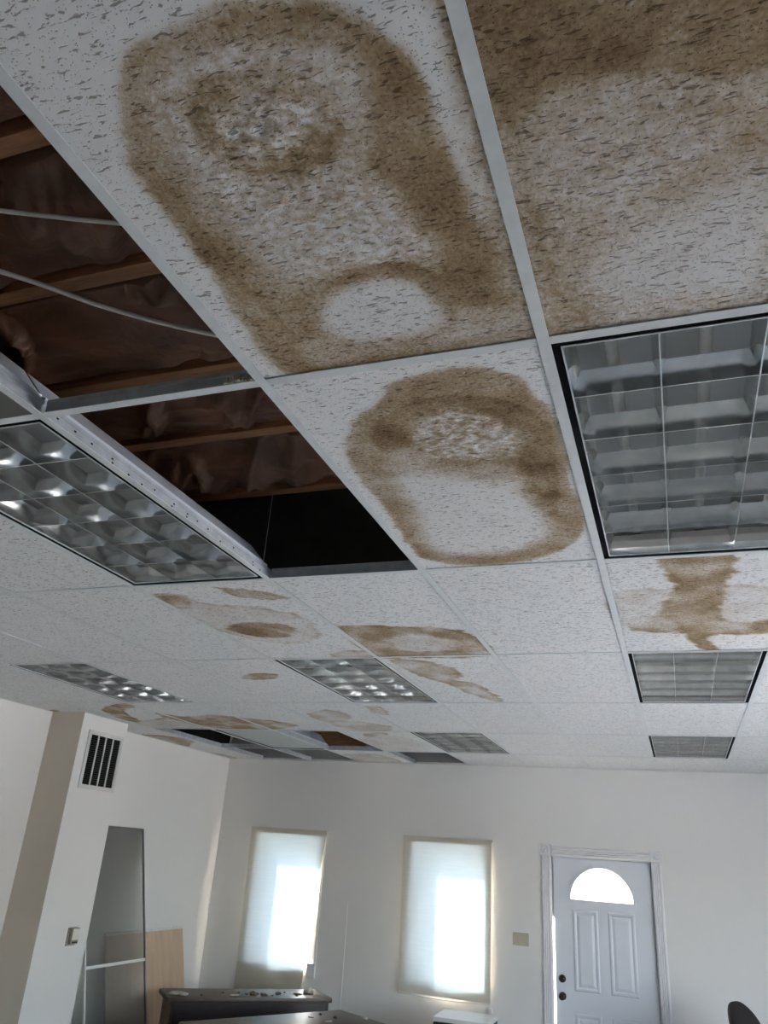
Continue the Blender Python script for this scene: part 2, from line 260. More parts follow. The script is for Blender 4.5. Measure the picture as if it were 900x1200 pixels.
_rng = np.random.RandomState(7); _lat = _rng.rand(256, 256)
def vnoise(x, y):
    xi = np.floor(x).astype(int); yi = np.floor(y).astype(int); fx = x - xi; fy = y - yi
    fx = fx * fx * (3 - 2 * fx); fy = fy * fy * (3 - 2 * fy); g = lambda a, b: _lat[a % 256, b % 256]
    return (g(xi, yi) * (1 - fx) + g(xi + 1, yi) * fx) * (1 - fy) + (g(xi, yi + 1) * (1 - fx) + g(xi + 1, yi + 1) * fx) * fy - .5
def fbm(x, y, o=4):
    s = 0; a = 1.
    for k in range(o): s = s + a * vnoise(x * 2 ** k + 17.3 * k, y * 2 ** k + 5.1 * k); a *= .5
    return s
STAINS=[
(0.5,0.022,0,[(-0.479,0.537),(-0.435,0.497),(-0.372,0.473),(-0.286,0.464),(-0.21,0.476),(-0.144,0.504),(-0.096,0.556),(-0.072,0.623),(-0.064,0.7),(-0.066,0.776),(-0.058,0.838),(-0.061,0.873),(-0.023,0.942),(-0.006,1.02),(-0.006,1.089),(-0.012,1.204),(-0.128,1.211),(-0.346,1.217),(-0.529,1.211),(-0.556,1.124),(-0.548,0.985),(-0.531,0.835),(-0.533,0.733),(-0.526,0.654),(-0.509,0.594)]),
(0.66,0.03,0,[(-0.135,0.538),(-0.101,0.572),(-0.079,0.647),(-0.074,0.758),(-0.068,0.862),(-0.035,0.969),(-0.018,1.086),(-0.1,1.089),(-0.127,1.01),(-0.15,0.877),(-0.165,0.773),(-0.15,0.675),(-0.14,0.597)]),
(0.6,0.03,0,[(-0.377,0.489),(-0.293,0.477),(-0.205,0.489),(-0.139,0.52),(-0.122,0.565),(-0.154,0.558),(-0.22,0.518),(-0.307,0.5),(-0.374,0.515)]),
(0.58,0.03,0,[(-0.518,0.631),(-0.5,0.696),(-0.498,0.822),(-0.49,0.962),(-0.47,1.087),(-0.525,1.102),(-0.528,0.964),(-0.52,0.816),(-0.524,0.707)]),
(0.2,0.04,0.6,[(-0.441,0.534),(-0.376,0.508),(-0.309,0.503),(-0.222,0.524),(-0.154,0.558),(-0.144,0.609),(-0.162,0.672),(-0.195,0.724),(-0.176,0.765),(-0.153,0.82),(-0.137,0.885),(-0.133,0.932),(-0.162,0.967),(-0.202,0.95),(-0.276,0.936),(-0.347,0.951),(-0.4,0.937),(-0.429,0.862),(-0.445,0.786),(-0.454,0.709),(-0.456,0.641),(-0.457,0.586)]),
(0.6,0.035,1,[(-0.391,0.577),(-0.354,0.557),(-0.286,0.551),(-0.23,0.564),(-0.191,0.601),(-0.194,0.663),(-0.246,0.709),(-0.328,0.71),(-0.383,0.678),(-0.403,0.625)]),
(0.22,0.035,1,[(-0.357,0.589),(-0.298,0.574),(-0.234,0.587),(-0.192,0.635),(-0.269,0.674),(-0.337,0.672),(-0.366,0.635)]),
(0.66,0.012,0,[(-0.41,1.047),(-0.364,0.983),(-0.277,0.938),(-0.2,0.942),(-0.146,0.994),(-0.124,1.058),(-0.148,1.123),(-0.168,1.102),(-0.178,1.025),(-0.219,0.977),(-0.281,0.969),(-0.348,0.999),(-0.388,1.045)]),
(0.06,0.03,0,[(-0.4,1.042),(-0.355,0.99),(-0.276,0.97),(-0.213,0.983),(-0.176,1.033),(-0.176,1.1),(-0.214,1.144),(-0.303,1.15),(-0.386,1.128)]),
(0.32,0.02,0,[(-0.483,1.113),(-0.429,1.098),(-0.359,1.153),(-0.184,1.16),(-0.122,1.083),(-0.042,1.117),(-0.036,1.171),(-0.189,1.179),(-0.374,1.192),(-0.468,1.187)]),
(0.5,0.02,0,[(-0.527,1.519),(-0.474,1.425),(-0.399,1.365),(-0.325,1.294),(-0.214,1.272),(-0.129,1.293),(-0.068,1.35),(-0.042,1.432),(-0.02,1.511),(-0.018,1.677),(-0.033,1.842),(-0.02,1.981),(-0.022,2.133),(-0.067,2.262),(-0.165,2.357),(-0.288,2.417),(-0.462,2.406),(-0.562,2.33),(-0.584,2.207),(-0.564,1.934),(-0.568,1.73),(-0.556,1.605)]),
(0.68,0.02,0.3,[(-0.457,1.5),(-0.385,1.414),(-0.279,1.368),(-0.166,1.378),(-0.093,1.438),(-0.044,1.545),(-0.057,1.811),(-0.1,2.055),(-0.143,1.968),(-0.158,1.79),(-0.115,1.611),(-0.188,1.472),(-0.302,1.445),(-0.377,1.552),(-0.454,1.58)]),
(0.26,0.02,1,[(-0.345,1.483),(-0.235,1.423),(-0.15,1.481),(-0.117,1.568),(-0.144,1.658),(-0.232,1.666),(-0.359,1.639),(-0.363,1.556)]),
(0.3,0.03,0.3,[(-0.466,1.649),(-0.393,1.603),(-0.282,1.689),(-0.155,1.716),(-0.145,1.845),(-0.274,1.845),(-0.435,1.812)]),
(0.05,0.05,0,[(-0.456,1.727),(-0.382,1.717),(-0.292,1.772),(-0.194,1.824),(-0.145,1.91),(-0.121,2.148),(-0.191,2.262),(-0.325,2.314),(-0.466,2.306),(-0.512,2.19),(-0.486,1.981),(-0.478,1.831)]),
(0.31,0.03,0.4,[(0.04,0.435),(0.498,0.578),(0.656,1.241),(0.0,1.25)]),
(0.7,0.03,0.3,[(0.025,0.43),(0.498,0.578),(0.537,0.74),(0.352,0.721),(0.303,0.716),(0.223,0.69),(0.151,0.673),(0.085,0.683),(0.032,0.726),(0.001,0.705)]),
(0.36,0.05,0,[(0.006,0.707),(0.034,0.715),(0.044,1.056),(0.087,1.202),(0.007,1.209)]),
(0.14,0.06,0,[(0.203,0.938),(0.368,0.916),(0.388,1.148),(0.252,1.158),(0.114,1.075)]),
(0.2,0.03,0,[(-0.01,2.829),(0.194,2.759),(0.527,2.808),(0.568,3.295),(0.25,3.351),(0.052,3.239)]),
(0.62,0.02,0,[(0.187,2.433),(0.395,2.445),(0.39,2.788),(0.378,3.073),(0.439,3.22),(0.567,3.21),(0.582,3.385),(0.35,3.401),(0.411,3.695),(0.302,3.565),(0.25,3.324),(0.163,3.069),(0.222,2.764)]),
(0.42,0.02,0,[(0.024,3.148),(0.188,3.095),(0.25,3.298),(0.15,3.314),(0.05,3.277)]),
(0.6,0.012,0,[(-1.203,3.116),(-1.1,3.085),(-0.874,3.124),(-0.7,3.197),(-0.628,3.318),(-0.637,3.68),(-1.051,3.686),(-1.225,3.655),(-1.249,3.414)]),
(0.25,0.02,0,[(-1.031,3.293),(-0.877,3.264),(-0.724,3.368),(-0.711,3.477),(-0.843,3.58),(-1.051,3.546)]),
(0.4,0.012,0,[(-1.168,3.732),(-1.006,3.762),(-0.889,3.921),(-0.875,4.104),(-0.959,4.186),(-0.85,4.347),(-0.808,4.827),(-0.944,4.64),(-1.032,4.273),(-1.13,4.093)]),
(0.18,0.015,0,[(-1.82,2.579),(-1.674,2.565),(-1.633,2.699),(-1.447,2.772),(-1.314,2.914),(-1.33,3.174),(-1.469,3.345),(-1.684,3.309),(-1.789,3.157),(-1.845,2.904)]),
(0.45,0.012,0,[(-1.797,2.583),(-1.687,2.586),(-1.751,2.733),(-1.819,2.724)]),
(0.7,0.02,0,[(-1.758,3.07),(-1.597,2.974),(-1.468,3.017),(-1.438,3.133),(-1.557,3.242),(-1.681,3.214)]),
(0.42,0.012,0,[(-1.472,2.496),(-1.284,2.609),(-1.245,2.67),(-1.326,2.693),(-1.457,2.607)]),
(0.3,0.01,0,[(-1.446,3.639),(-1.36,3.521),(-1.248,3.53),(-1.211,3.656)]),
(0.45,0.01,0,[(-2.201,4.046),(-2.06,3.985),(-1.968,4.034),(-2.069,4.144),(-2.228,4.138)]),
(0.62,0.015,0,[(-4.088,5.161),(-3.802,4.943),(-3.644,4.908),(-3.722,5.081),(-3.881,5.156),(-4.037,5.425),(-4.149,5.848),(-4.241,5.765),(-4.212,5.432)]),
(0.55,0.02,0,[(-3.684,5.298),(-3.542,5.484),(-3.211,5.394),(-2.985,5.537),(-2.755,5.682),(-2.73,5.885),(-3.254,6.19),(-3.59,6.033),(-3.909,5.921),(-4.058,5.755),(-3.779,5.534)]),
(0.2,0.02,0,[(-4.195,5.763),(-3.749,5.613),(-3.606,5.989),(-3.28,6.239),(-3.925,6.295),(-4.239,6.081)]),
(0.28,0.02,0,[(-2.371,5.362),(-2.154,5.149),(-2.042,5.28),(-2.108,5.532),(-2.354,5.698)]),
(0.25,0.015,0,[(-2.337,5.658),(-2.082,5.644),(-1.88,5.867),(-2.028,6.087),(-2.302,6.023)]),
(0.22,0.01,0,[(-1.777,5.013),(-1.674,5.073),(-1.734,5.338),(-1.808,5.273)]),
(0.45,0.02,0,[(-4.686,6.517),(-4.397,6.594),(-4.324,6.86),(-4.767,7.397),(-4.846,7.038)]),
(0.35,0.015,0,[(-2.248,6.239),(-2.044,6.175),(-2.193,6.514),(-2.306,6.478)]),
(0.15,0.02,0,[(-2.551,6.654),(-2.03,6.309),(-1.869,6.775),(-2.046,7.235),(-2.408,7.175)]),
(0.22,0.02,0,[(-3.064,7.71),(-2.638,7.572),(-2.56,8.161),(-2.981,8.249)]),
(0.25,0.02,0,[(-4.832,7.67),(-4.592,7.907),(-4.623,8.354),(-4.909,8.256)]),
(0.5,0.01,0,[(-4.819,5.333),(-4.641,5.211),(-4.603,5.249),(-4.725,5.37)]),
]

# ------------------------------------------------------------------ room shell
def wall_mesh(name, umin, umax, zmin, zmax, holes, fn):
    """slab wall with rectangular openings; fn(u, t, z) -> xyz, t = 0 room face, t = 1 outer face"""
    us = sorted({umin, umax, *[h[0] for h in holes], *[h[1] for h in holes]}); zs = sorted({zmin, zmax, *[h[2] for h in holes], *[h[3] for h in holes]})
    inh = lambda i, k: any(h[0] - 1e-6 <= us[i] and us[i + 1] <= h[1] + 1e-6 and h[2] - 1e-6 <= zs[k] and zs[k + 1] <= h[3] + 1e-6 for h in holes)
    solid = {(i, k) for i in range(len(us) - 1) for k in range(len(zs) - 1) if not inh(i, k)}
    b = MB()
    for i, k in solid:
        u0, u1, z0, z1 = us[i], us[i + 1], zs[k], zs[k + 1]
        for t in (0, 1): b.add([fn(u0, t, z0), fn(u1, t, z0), fn(u1, t, z1), fn(u0, t, z1)], [(0, 1, 2, 3)])
        for di, dk, A, B in ((-1, 0, (u0, z0), (u0, z1)), (1, 0, (u1, z0), (u1, z1)), (0, -1, (u0, z0), (u1, z0)), (0, 1, (u0, z1), (u1, z1))):
            if (i + di, k + dk) not in solid: b.add([fn(A[0], 0, A[1]), fn(B[0], 0, B[1]), fn(B[0], 1, B[1]), fn(A[0], 1, A[1])], [(0, 1, 2, 3)])
    me = pyd(name, b.v, b.f)
    bm = bmesh.new(); bm.from_mesh(me); bmesh.ops.remove_doubles(bm, verts=bm.verts, dist=1e-5); bmesh.ops.recalc_face_normals(bm, faces=bm.faces); bm.to_mesh(me); bm.free()
    return me
struct(link('wall_back', wall_mesh('wall_back', XL - WT, XR + WT, 0, ROOF, [W1, W2, DOOR], lambda u, t, z: (u, YB + WT * t, z)), None, [M['wall']]))
struct(link('wall_left', wall_mesh('wall_left', YF, YB, 0, ROOF, [], lambda u, t, z: (XL - WT * t, u, z)), None, [M['wall']]))
struct(link('wall_right', wall_mesh('wall_right', YF, YB, 0, ROOF, SIDE, lambda u, t, z: (XR + WT * t, u, z)), None, [M['wall']]))
struct(link('wall_front', wall_mesh('wall_front', XL - WT, XR + WT, 0, ROOF, [], lambda u, t, z: (u, YF - WT * t, z)), None, [M['wall']]))
struct(MB().box(XL - WT, XR + WT, YF - WT, YB + WT, -.1, 0).obj('floor', M['floor']))
struct(MB().box(-40, 40, -40, 45, -.3, -.12).obj('ground', M['ground']))
COLX, COLY0, COLY1 = -4.37, 5.30, 5.885
ch_ = MB().box(XL, COLX, COLY0, COLY1, 0, CZ + .5); ch_.m[2] = 1  # near face darker and browner: its shade is put into the colour
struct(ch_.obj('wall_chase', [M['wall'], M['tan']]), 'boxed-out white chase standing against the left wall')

def window(n, x0, x1, z0, z1):
    b = MB(); y0, y1 = YB + WT - .05, YB + WT - .005; f = .035
    b.box(x0, x0 + f, y0, y1, z0, z1).box(x1 - f, x1, y0, y1, z0, z1).box(x0 + f, x1 - f, y0, y1, z0, z0 + f).box(x0 + f, x1 - f, y0, y1, z1 - f, z1)
    o = struct(b.obj('window_%d' % n, M['trim']))
    MB().box(x0 + f, x1 - f, y0 + .02, y0 + .024, z0 + f, z1 - f).obj('pane', M['glass'], o)
    st = MB().box(x0, x1, YB + .002, y0, z0, z0 + .018).obj('sill', M['trim'], o)
window(1, *W1); window(2, *W2)
for n, (y0, y1, z0, z1) in enumerate(SIDE):
    b = MB(); f = .04; xa, xb = XR + WT - .05, XR + WT - .005
    b.box(xa, xb, y0, y0 + f, z0, z1).box(xa, xb, y1 - f, y1, z0, z1).box(xa, xb, y0 + f, y1 - f, z0, z0 + f).box(xa, xb, y0 + f, y1 - f, z1 - f, z1)
    b.box(xa, xb, (y0 + y1) / 2 - .02, (y0 + y1) / 2 + .02, z0 + f, z1 - f)
    o = struct(b.obj('window_%d' % (n + 3), M['trim']))
    MB().box(xa + .02, xa + .024, y0 + f, (y0 + y1) / 2 - .02, z0 + f, z1 - f).obj('pane', M['glass'], o)
    MB().box(xa + .02, xa + .024, (y0 + y1) / 2 + .02, y1 - f, z0 + f, z1 - f).obj('pane', M['glass'], o)

# ------------------------------------------------------------------ door with fan light
def Z(r): return CAMZ + r
dx0, dx1, dtop, dbase = -1.004, -.113, Z(.102), .012
DY = YB + .03                                    # room face of the door leaf
cxf, rf, zf = -.563, .288, Z(-.254)
b = MB()
b.box(dx0, dx1, DY, DY + .042, dbase, zf)
arc = [(cxf + rf * math.cos(a), zf + rf * math.sin(a)) for a in [math.pi * k / 24 for k in range(25)]]
prof = [(dx1, zf), (dx1, dtop), (dx0, dtop), (dx0, zf)] + arc[::-1]
n = len(prof)
# split the arched top into strips so every face is convex
top = MB()
rim = [(min(max(cxf + 2 * rf * math.cos(math.pi * k / 24) * 1.0, dx0), dx1), zf) for k in range(25)]
def outer(k):
    a = math.pi * k / 24; c, s_ = math.cos(a), math.sin(a)
    t = min([x for x in (((dx1 - cxf) / c) if c > 1e-6 else 1e9, ((dx0 - cxf) / c) if c < -1e-6 else 1e9, ((dtop - zf) / s_) if s_ > 1e-6 else 1e9)])
    return (cxf + t * c, zf + t * s_)
out = [outer(k) for k in range(25)]
for k in range(24):
    A, B, Cc, D = arc[k], arc[k + 1], out[k + 1], out[k]
    for yy in (DY, DY + .042): b.add([(p[0], yy, p[1]) for p in (A, B, Cc, D)], [(0, 1, 2, 3)])
    b.add([(A[0], DY, A[1]), (B[0], DY, B[1]), (B[0], DY + .042, B[1]), (A[0], DY + .042, A[1])], [(0, 1, 2, 3)])
    b.add([(D[0], DY, D[1]), (Cc[0], DY, Cc[1]), (Cc[0], DY + .042, Cc[1]), (D[0], DY + .042, D[1])], [(0, 1, 2, 3)])
for (px, pz) in ((dx0, dtop), (dx1, dtop)):
    ks = min(range(24), key=lambda k: abs((out[k][0] + out[k + 1][0]) / 2 - px) + abs((out[k][1] + out[k + 1][1]) / 2 - pz))
    A, B = out[ks], out[ks + 1]
    for yy in (DY, DY + .042): b.add([(A[0], yy, A[1]), (B[0], yy, B[1]), (px, yy, pz)], [(0, 1, 2)])
door = struct(b.obj('door_1', M['door']), 'white panelled entrance door with a half-round glazed top light')
MB().prism([(p[0], p[1]) for p in arc], DY + .018, DY + .024, 'y').obj('fan_pane', M['glass'], door)
fr = MB()
for k in range(24):
    a0, a1 = math.pi * k / 24, math.pi * (k + 1) / 24
    P = lambda r_, a_: (cxf + r_ * math.cos(a_), zf + r_ * math.sin(a_))
    q = [P(rf - .004, a0), P(rf + .016, a0), P(rf + .016, a1), P(rf - .004, a1)]
    fr.prism(q, DY - .016, DY + .002, 'y')
fr.box(cxf - rf - .016, cxf + rf + .016, DY - .016, DY + .002, zf - .018, zf + .004)
fr.obj('fan_frame', M['door'], door)
def raised_panel(x0, x1, z0, z1):
    b = MB(); y = DY
    rings = [((0, 0), -.0005), ((.010, .010), -.009), ((.024, .024), -.009), ((.036, .036), -.0015), ((.060, .060), -.010)]
    v = []; f = []
    for (i_, _), yy in rings: v += [(x0 + i_, y + yy, z0 + i_), (x1 - i_, y + yy, z0 + i_), (x1 - i_, y + yy, z1 - i_), (x0 + i_, y + yy, z1 - i_)]
    for r in range(len(rings) - 1):
        for k in range(4): f.append((r * 4 + k, r * 4 + (k + 1) % 4, r * 4 + 4 + (k + 1) % 4, r * 4 + 4 + k))
    f.append(tuple(range(len(v) - 4, len(v)))); f.append((0, 1, 2, 3))
    b.add(v, f); return b.obj('panel', M['door'], door)
for x0, x1 in ((-.835, -.605), (-.515, -.275)):
    raised_panel(x0, x1, Z(-1.0), Z(-.335)); raised_panel(x0, x1, Z(-1.76), Z(-1.17))
def lathe(prof, n=20):          # profile of (radius, offset along -y)
    b = MB(); v = []; f = []
    for r, t in prof: v += [(r * math.cos(2 * math.pi * k / n), -t, r * math.sin(2 * math.pi * k / n)) for k in range(n)]
    for i in range(len(prof) - 1): f += [(i * n + k, i * n + (k + 1) % n, (i + 1) * n + (k + 1) % n, (i + 1) * n + k) for k in range(n)]
    f += [tuple(range(n)), tuple(range((len(prof) - 1) * n, len(prof) * n))]
    return b.add(v, f)
lathe([(.033, 0), (.033, .006), (.027, .014), (.020, .016), (.018, .022), (.004, .022)]).obj('deadbolt', M['bronze'], door, True, (-.945, DY, Z(-.912)))
lathe([(.033, 0), (.032, .007), (.014, .012), (.012, .030), (.022, .040), (.029, .052), (.027, .064), (.016, .071), (.003, .072)]).obj('door_knob', M['bronze'], door, True, (-.945, DY, Z(-1.05)))
for zz in (Z(-.09), Z(-.93), Z(-1.75)):
    MB().tube([(dx1 + .004, DY - .006, zz - .05), (dx1 + .004, DY - .006, zz + .05)], .008, 10).obj('hinge', M['trim'], door)
# jambs and casing
b = MB(); b.box(DOOR[0], DOOR[0] + .010, YB + .001, YB + WT, 0, DOOR[3]).box(DOOR[1] - .010, DOOR[1], YB + .001, YB + WT, 0, DOOR[3]).box(DOOR[0] + .010, DOOR[1] - .010, YB + .001, YB + WT, DOOR[3] - .010, DOOR[3])
sy0, sy1 = DY + .0435, DY + .058
b.box(DOOR[0] + .010, DOOR[1] - .010, sy0, sy1, DOOR[3] - .045, DOOR[3] - .010).box(DOOR[1] - .045, DOOR[1] - .010, sy0, sy1, 0, DOOR[3] - .045).box(DOOR[0] + .010, DOOR[0] + .045, sy0, sy1, Z(-.42), DOOR[3] - .045)
struct(b.obj('trim_1', M['trim']), 'white door jamb lining')
def casing_profile(x0, x1):
    w_ = x1 - x0; y = YB
    pr = [(x0, y)]
    for t, d in ((0, .014), (.10, .018), (.2, .018), (.26, .012), (.36, .018), (.46, .012), (.56, .018), (.66, .012), (.76, .018), (.9, .018), (1, .014)): pr.append((x0 + w_ * t, y - d))
    return pr + [(x1, y)]
CW = .085
struct(MB().prism(casing_profile(DOOR[0] - CW + .004, DOOR[0] + .004), 0, Z(.112), 'z').obj('trim_2', M['trim']), 'fluted white casing on the latch side of the door')
struct(MB().prism(casing_profile(DOOR[1] - .004, DOOR[1] + CW - .004), 0, Z(.112), 'z').obj('trim_3', M['trim']), 'fluted white casing on the hinge side of the door')
b = MB(); pr = [(p[1], Z(.118) + (p[0] - DOOR[0]) ) for p in casing_profile(DOOR[0], DOOR[0] + .082)]
b.prism(pr, DOOR[0] + .012, DOOR[1] - .012, 'x'); struct(b.obj('trim_4', M['trim']), 'white head casing over the door')
for k, xx in enumerate((DOOR[0] - .043, DOOR[1] + .043)):
    b = MB().cbox(xx - .054, xx + .054, YB - .026, YB - .0005, Z(.113), Z(.217), .004)
    o = struct(b.obj('trim_%d' % (5 + k), M['trim']), 'square white corner block with a round rosette')
    ro = lathe([(.032, 0), (.030, .005), (.022, .002), (.012, .002), (.009, .006), (.002, .007)]).obj('rosette', M['trim'], o, True, (xx, YB - .026, Z(.165)))

struct(MB().cbox(DOOR[0] + .011, DOOR[1] - .011, YB + .002, YB + WT - .01, .0005, .0115, .002).obj('trim_8', M['bronze']), 'dark metal door threshold')
for nm, (x0, x1, y0, y1) in {'baseboard_left': (XL + .0005, XL + .014, YF, COLY0), 'baseboard_back': (DOOR[1] + CW, XR, YB - .014, YB - .0005)}.items():
    struct(MB().box(x0, x1, y0, y1, 0, .09).obj(nm, M['trim']))

# ------------------------------------------------------------------ suspended ceiling
I0, I1, J0, J1 = -8, 4, -2, 6
HOLES = {(-2, 0), (-2, 1), (-5, 5), (-7, 5), (-7, 6), (-6, 6), (-4, 6)}
LOUVER = [(0, 1), (0, 3), (0, 5), (-3, 1), (-3, 3), (-3, 5), (-6, 3)]
LENS = (-6, 5); BARE = (-3, 0)
FIX = set(LOUVER) | {LENS, BARE}
b = MB()
for (x0, x1, y0, y1) in ((XL, XL + .022, YF, YB), (XR - .022, XR, YF, YB), (XL + .022, XR - .022, YF, YF + .022), (XL + .022, XR - .022, YB - .022, YB)): b.box(x0, x1, y0, y1, CZ - .002, CZ - .0005)
b.box(COLX, COLX + .02, COLY0 - .02, COLY1 + .02, CZ - .002, CZ - .0005)
ceiling = struct(b.obj('ceiling', M['tee']), 'suspended ceiling grid of white tees with fissured tiles, many stained or missing')
def tee_mesh(name, L, fw=.0119):
    b = MB(); b.box(-fw, fw, 0, L, -.0018, 0, 0).box(-.0015, .0015, 0, L, 0, .03, 1).box(-.0032, .0032, 0, L, .03, .040, 1); return b.mesh(name)
for i in range(I0 + 1, I1 + 1):
    me = tee_mesh('main_tee', YB - YF - .004)
    mt = link('main_tee', me, ceiling, [M['tee'], M['galv']], (i * T, YF + .002, CZ))
    if i == -2:                          # punched slots on the exposed web
        random.seed(2); kb = MB()
        for y in np.arange(.2, 2.44, .075):
            for z in (.010, .021):
                if random.random() < .6:
                    y_ = y + random.uniform(-.02, .02) - YF; kb.box(.0012, .0017, y_ - .004, y_ + .004, z - .0025, z + .0025)
        sl_ = kb.obj('slots', M['black'], mt); sl_['kind'] = 'stuff'
cme = tee_mesh('cross_tee', T - .0246); cme.materials.append(M['tee']); cme.materials.append(M['galv'])
cshort = {}
for j in range(J0, J1 + 1):
    y = j * 2 * T
    for i in range(I0, I1 + 1):
        x0, x1 = max(i * T + .0123, XL + .002), min((i + 1) * T - .0123, XR - .002)
        if COLY0 < y < COLY1: x0 = max(x0, COLX + .002)
        if x1 - x0 < .03: continue
        L = round(x1 - x0, 4)
        me = cme if abs(L - (T - .0246)) < 1e-3 else cshort.setdefault(L, tee_mesh('cross_tee', L))
        o = link('cross_tee', me, ceiling, [M['tee'], M['galv']], (x0, y, CZ), (0, 0, -math.pi / 2))
for (i, y) in ((-2, 2.385), (-5, 6.9)):
    MB().tube([(i * T, y, CZ + .041), (i * T + .003, y, CZ + .5), (i * T, y, ROOF - .002 if y > 2.5 else Z(1.27))], .0012, 6).obj('hanger_wire', M['galv'], ceiling)

def smooth_poly(p, k=6):
    p = np.array(p, float); n = len(p); o = []
    for i in range(n):
        a, b_, c, d = p[i - 1], p[i], p[(i + 1) % n], p[(i + 2) % n]
        for t in np.arange(k) / k: o.append(.5 * (2 * b_ + (c - a) * t + (2 * a - 5 * b_ + 4 * c - d) * t * t + (3 * b_ - a - 3 * c + d) * t ** 3))
    return np.array(o)
def inside_dist(P, Q):           # signed distance, positive inside
    A = Q; B = np.roll(Q, -1, 0); d2 = np.full(len(P), 1e9); ins = np.zeros(len(P), bool)
    for a, b_ in zip(A, B):
        ab = b_ - a; t = np.clip(((P - a) @ ab) / max(ab @ ab, 1e-12), 0, 1); e = P - (a + t[:, None] * ab); d2 = np.minimum(d2, (e * e).sum(1))
        cnd = (a[1] > P[:, 1]) != (b_[1] > P[:, 1])
        xi = (b_[0] - a[0]) * (P[:, 1] - a[1]) / (b_[1] - a[1] if abs(b_[1] - a[1]) > 1e-12 else 1e-12) + a[0]
        ins ^= cnd & (P[:, 0] < xi)
    return np.where(ins, 1, -1) * np.sqrt(d2)
SP = [(v, s, r, smooth_poly(p)) for v, s, r, p in STAINS]
def stain_at(P):
    far = P[:, 1].mean() > 2.6
    wq = P + np.stack([fbm(P[:, 0] * 24 + 3, P[:, 1] * 24), fbm(P[:, 0] * 24 + 40, P[:, 1] * 24 + 9)], 1) * (.013 if not far else .03)
    val = np.zeros(len(P)); ru = np.zeros(len(P)); lo, hi = P.min(0), P.max(0)
    for v, s, r, Q in SP:
        if (Q.max(0) < lo - .05).any() or (Q.min(0) > hi + .05).any(): continue
        d = inside_dist(wq, Q); vi = v * (.74 if far else 1); a = np.clip((d + s) / (2 * s), 0, 1); a = a * a * (3 - 2 * a)
        rim = np.exp(-(d / (.02 if far else .012)) ** 2) * (.16 if far else .10) * (v > (.17 if far else .35))      # drying line along the edge
        val = val * (1 - a) + vi * a + rim * (d > -.004); ru = np.maximum(ru * (1 - a * .6), r * a)
    if far: val = val * np.clip(.95 + 1.1 * fbm(P[:, 0] * 9 + 2, P[:, 1] * 7, 4), .35, 1.25)
    else: val = val * np.clip(.95 + .5 * fbm(P[:, 0] * 12 + 2, P[:, 1] * 12, 4), .6, 1.2)
    return val, ru
STAIN_LABEL = {(-1, 0): 'ceiling tile with a long brown ring stain around pale crumbled patches', (-1, 1): 'ceiling tile with a round brown water stain and clean centre',
               (0, 0): 'pinkish tan ceiling tile, deep brown at one end', (0, 2): 'ceiling tile with a brown streak running down from the light',
               (-2, 2): 'ceiling tile with a dark brown band along its far end', (-3, 2): 'ceiling tile with a small rust-brown oval spot'}
TH = .015
def tile_mesh(x0, x1, y0, y1, nx, ny, amp=0, seed=0, z=0.):
    gx = np.linspace(x0, x1, nx + 1); gy = np.linspace(y0, y1, ny + 1); X, Y = np.meshgrid(gx, gy); P = np.stack([X.ravel(), Y.ravel()], 1)
    val, ru = stain_at(P)
    u = (P[:, 0] - x0) / (x1 - x0); v = (P[:, 1] - y0) / (y1 - y0)
    edge = np.clip(np.minimum(np.minimum(u, 1 - u) * (x1 - x0), np.minimum(v, 1 - v) * (y1 - y0)) / .05, 0, 1)
    zz = z - edge * (amp * 16 * u * (1 - u) * v * (1 - v) * .5 + amp * .5 * fbm(P[:, 0] * 5 + seed, P[:, 1] * 5)) - edge * ru * (.006 * fbm(P[:, 0] * 40, P[:, 1] * 40, 3))
    V = [(a, b_, c) for (a, b_), c in zip(P, zz)]; F = []; w_ = nx + 1
    for j in range(ny):
        for i in range(nx): k = j * w_ + i; F.append((k, k + w_, k + w_ + 1, k + 1))
    ring = [i for i in range(w_)] + [j * w_ + nx for j in range(1, ny + 1)] + [ny * w_ + i for i in range(nx - 1, -1, -1)] + [j * w_ for j in range(ny - 1, 0, -1)]
    k0 = len(V); V += [(V[r][0], V[r][1], z + TH) for r in ring]; n = len(ring)
    for a in range(n): F.append((ring[a], ring[(a + 1) % n], k0 + (a + 1) % n, k0 + a))
    F.append(tuple(range(k0, k0 + n)))
    me = pyd('ceiling_tile', V, F)
    if val.max() > .01:
        for nm, arr in (('stain', val), ('rumple', ru)):
            at = me.attributes.new(nm, 'FLOAT', 'POINT'); at.data.foreach_set('value', np.concatenate([arr, np.zeros(n)]).astype(np.float32))
        me.polygons.foreach_set('use_smooth', [True] * (nx * ny) + [False] * (n + 1))
    return me, val.max()
random.seed(4)
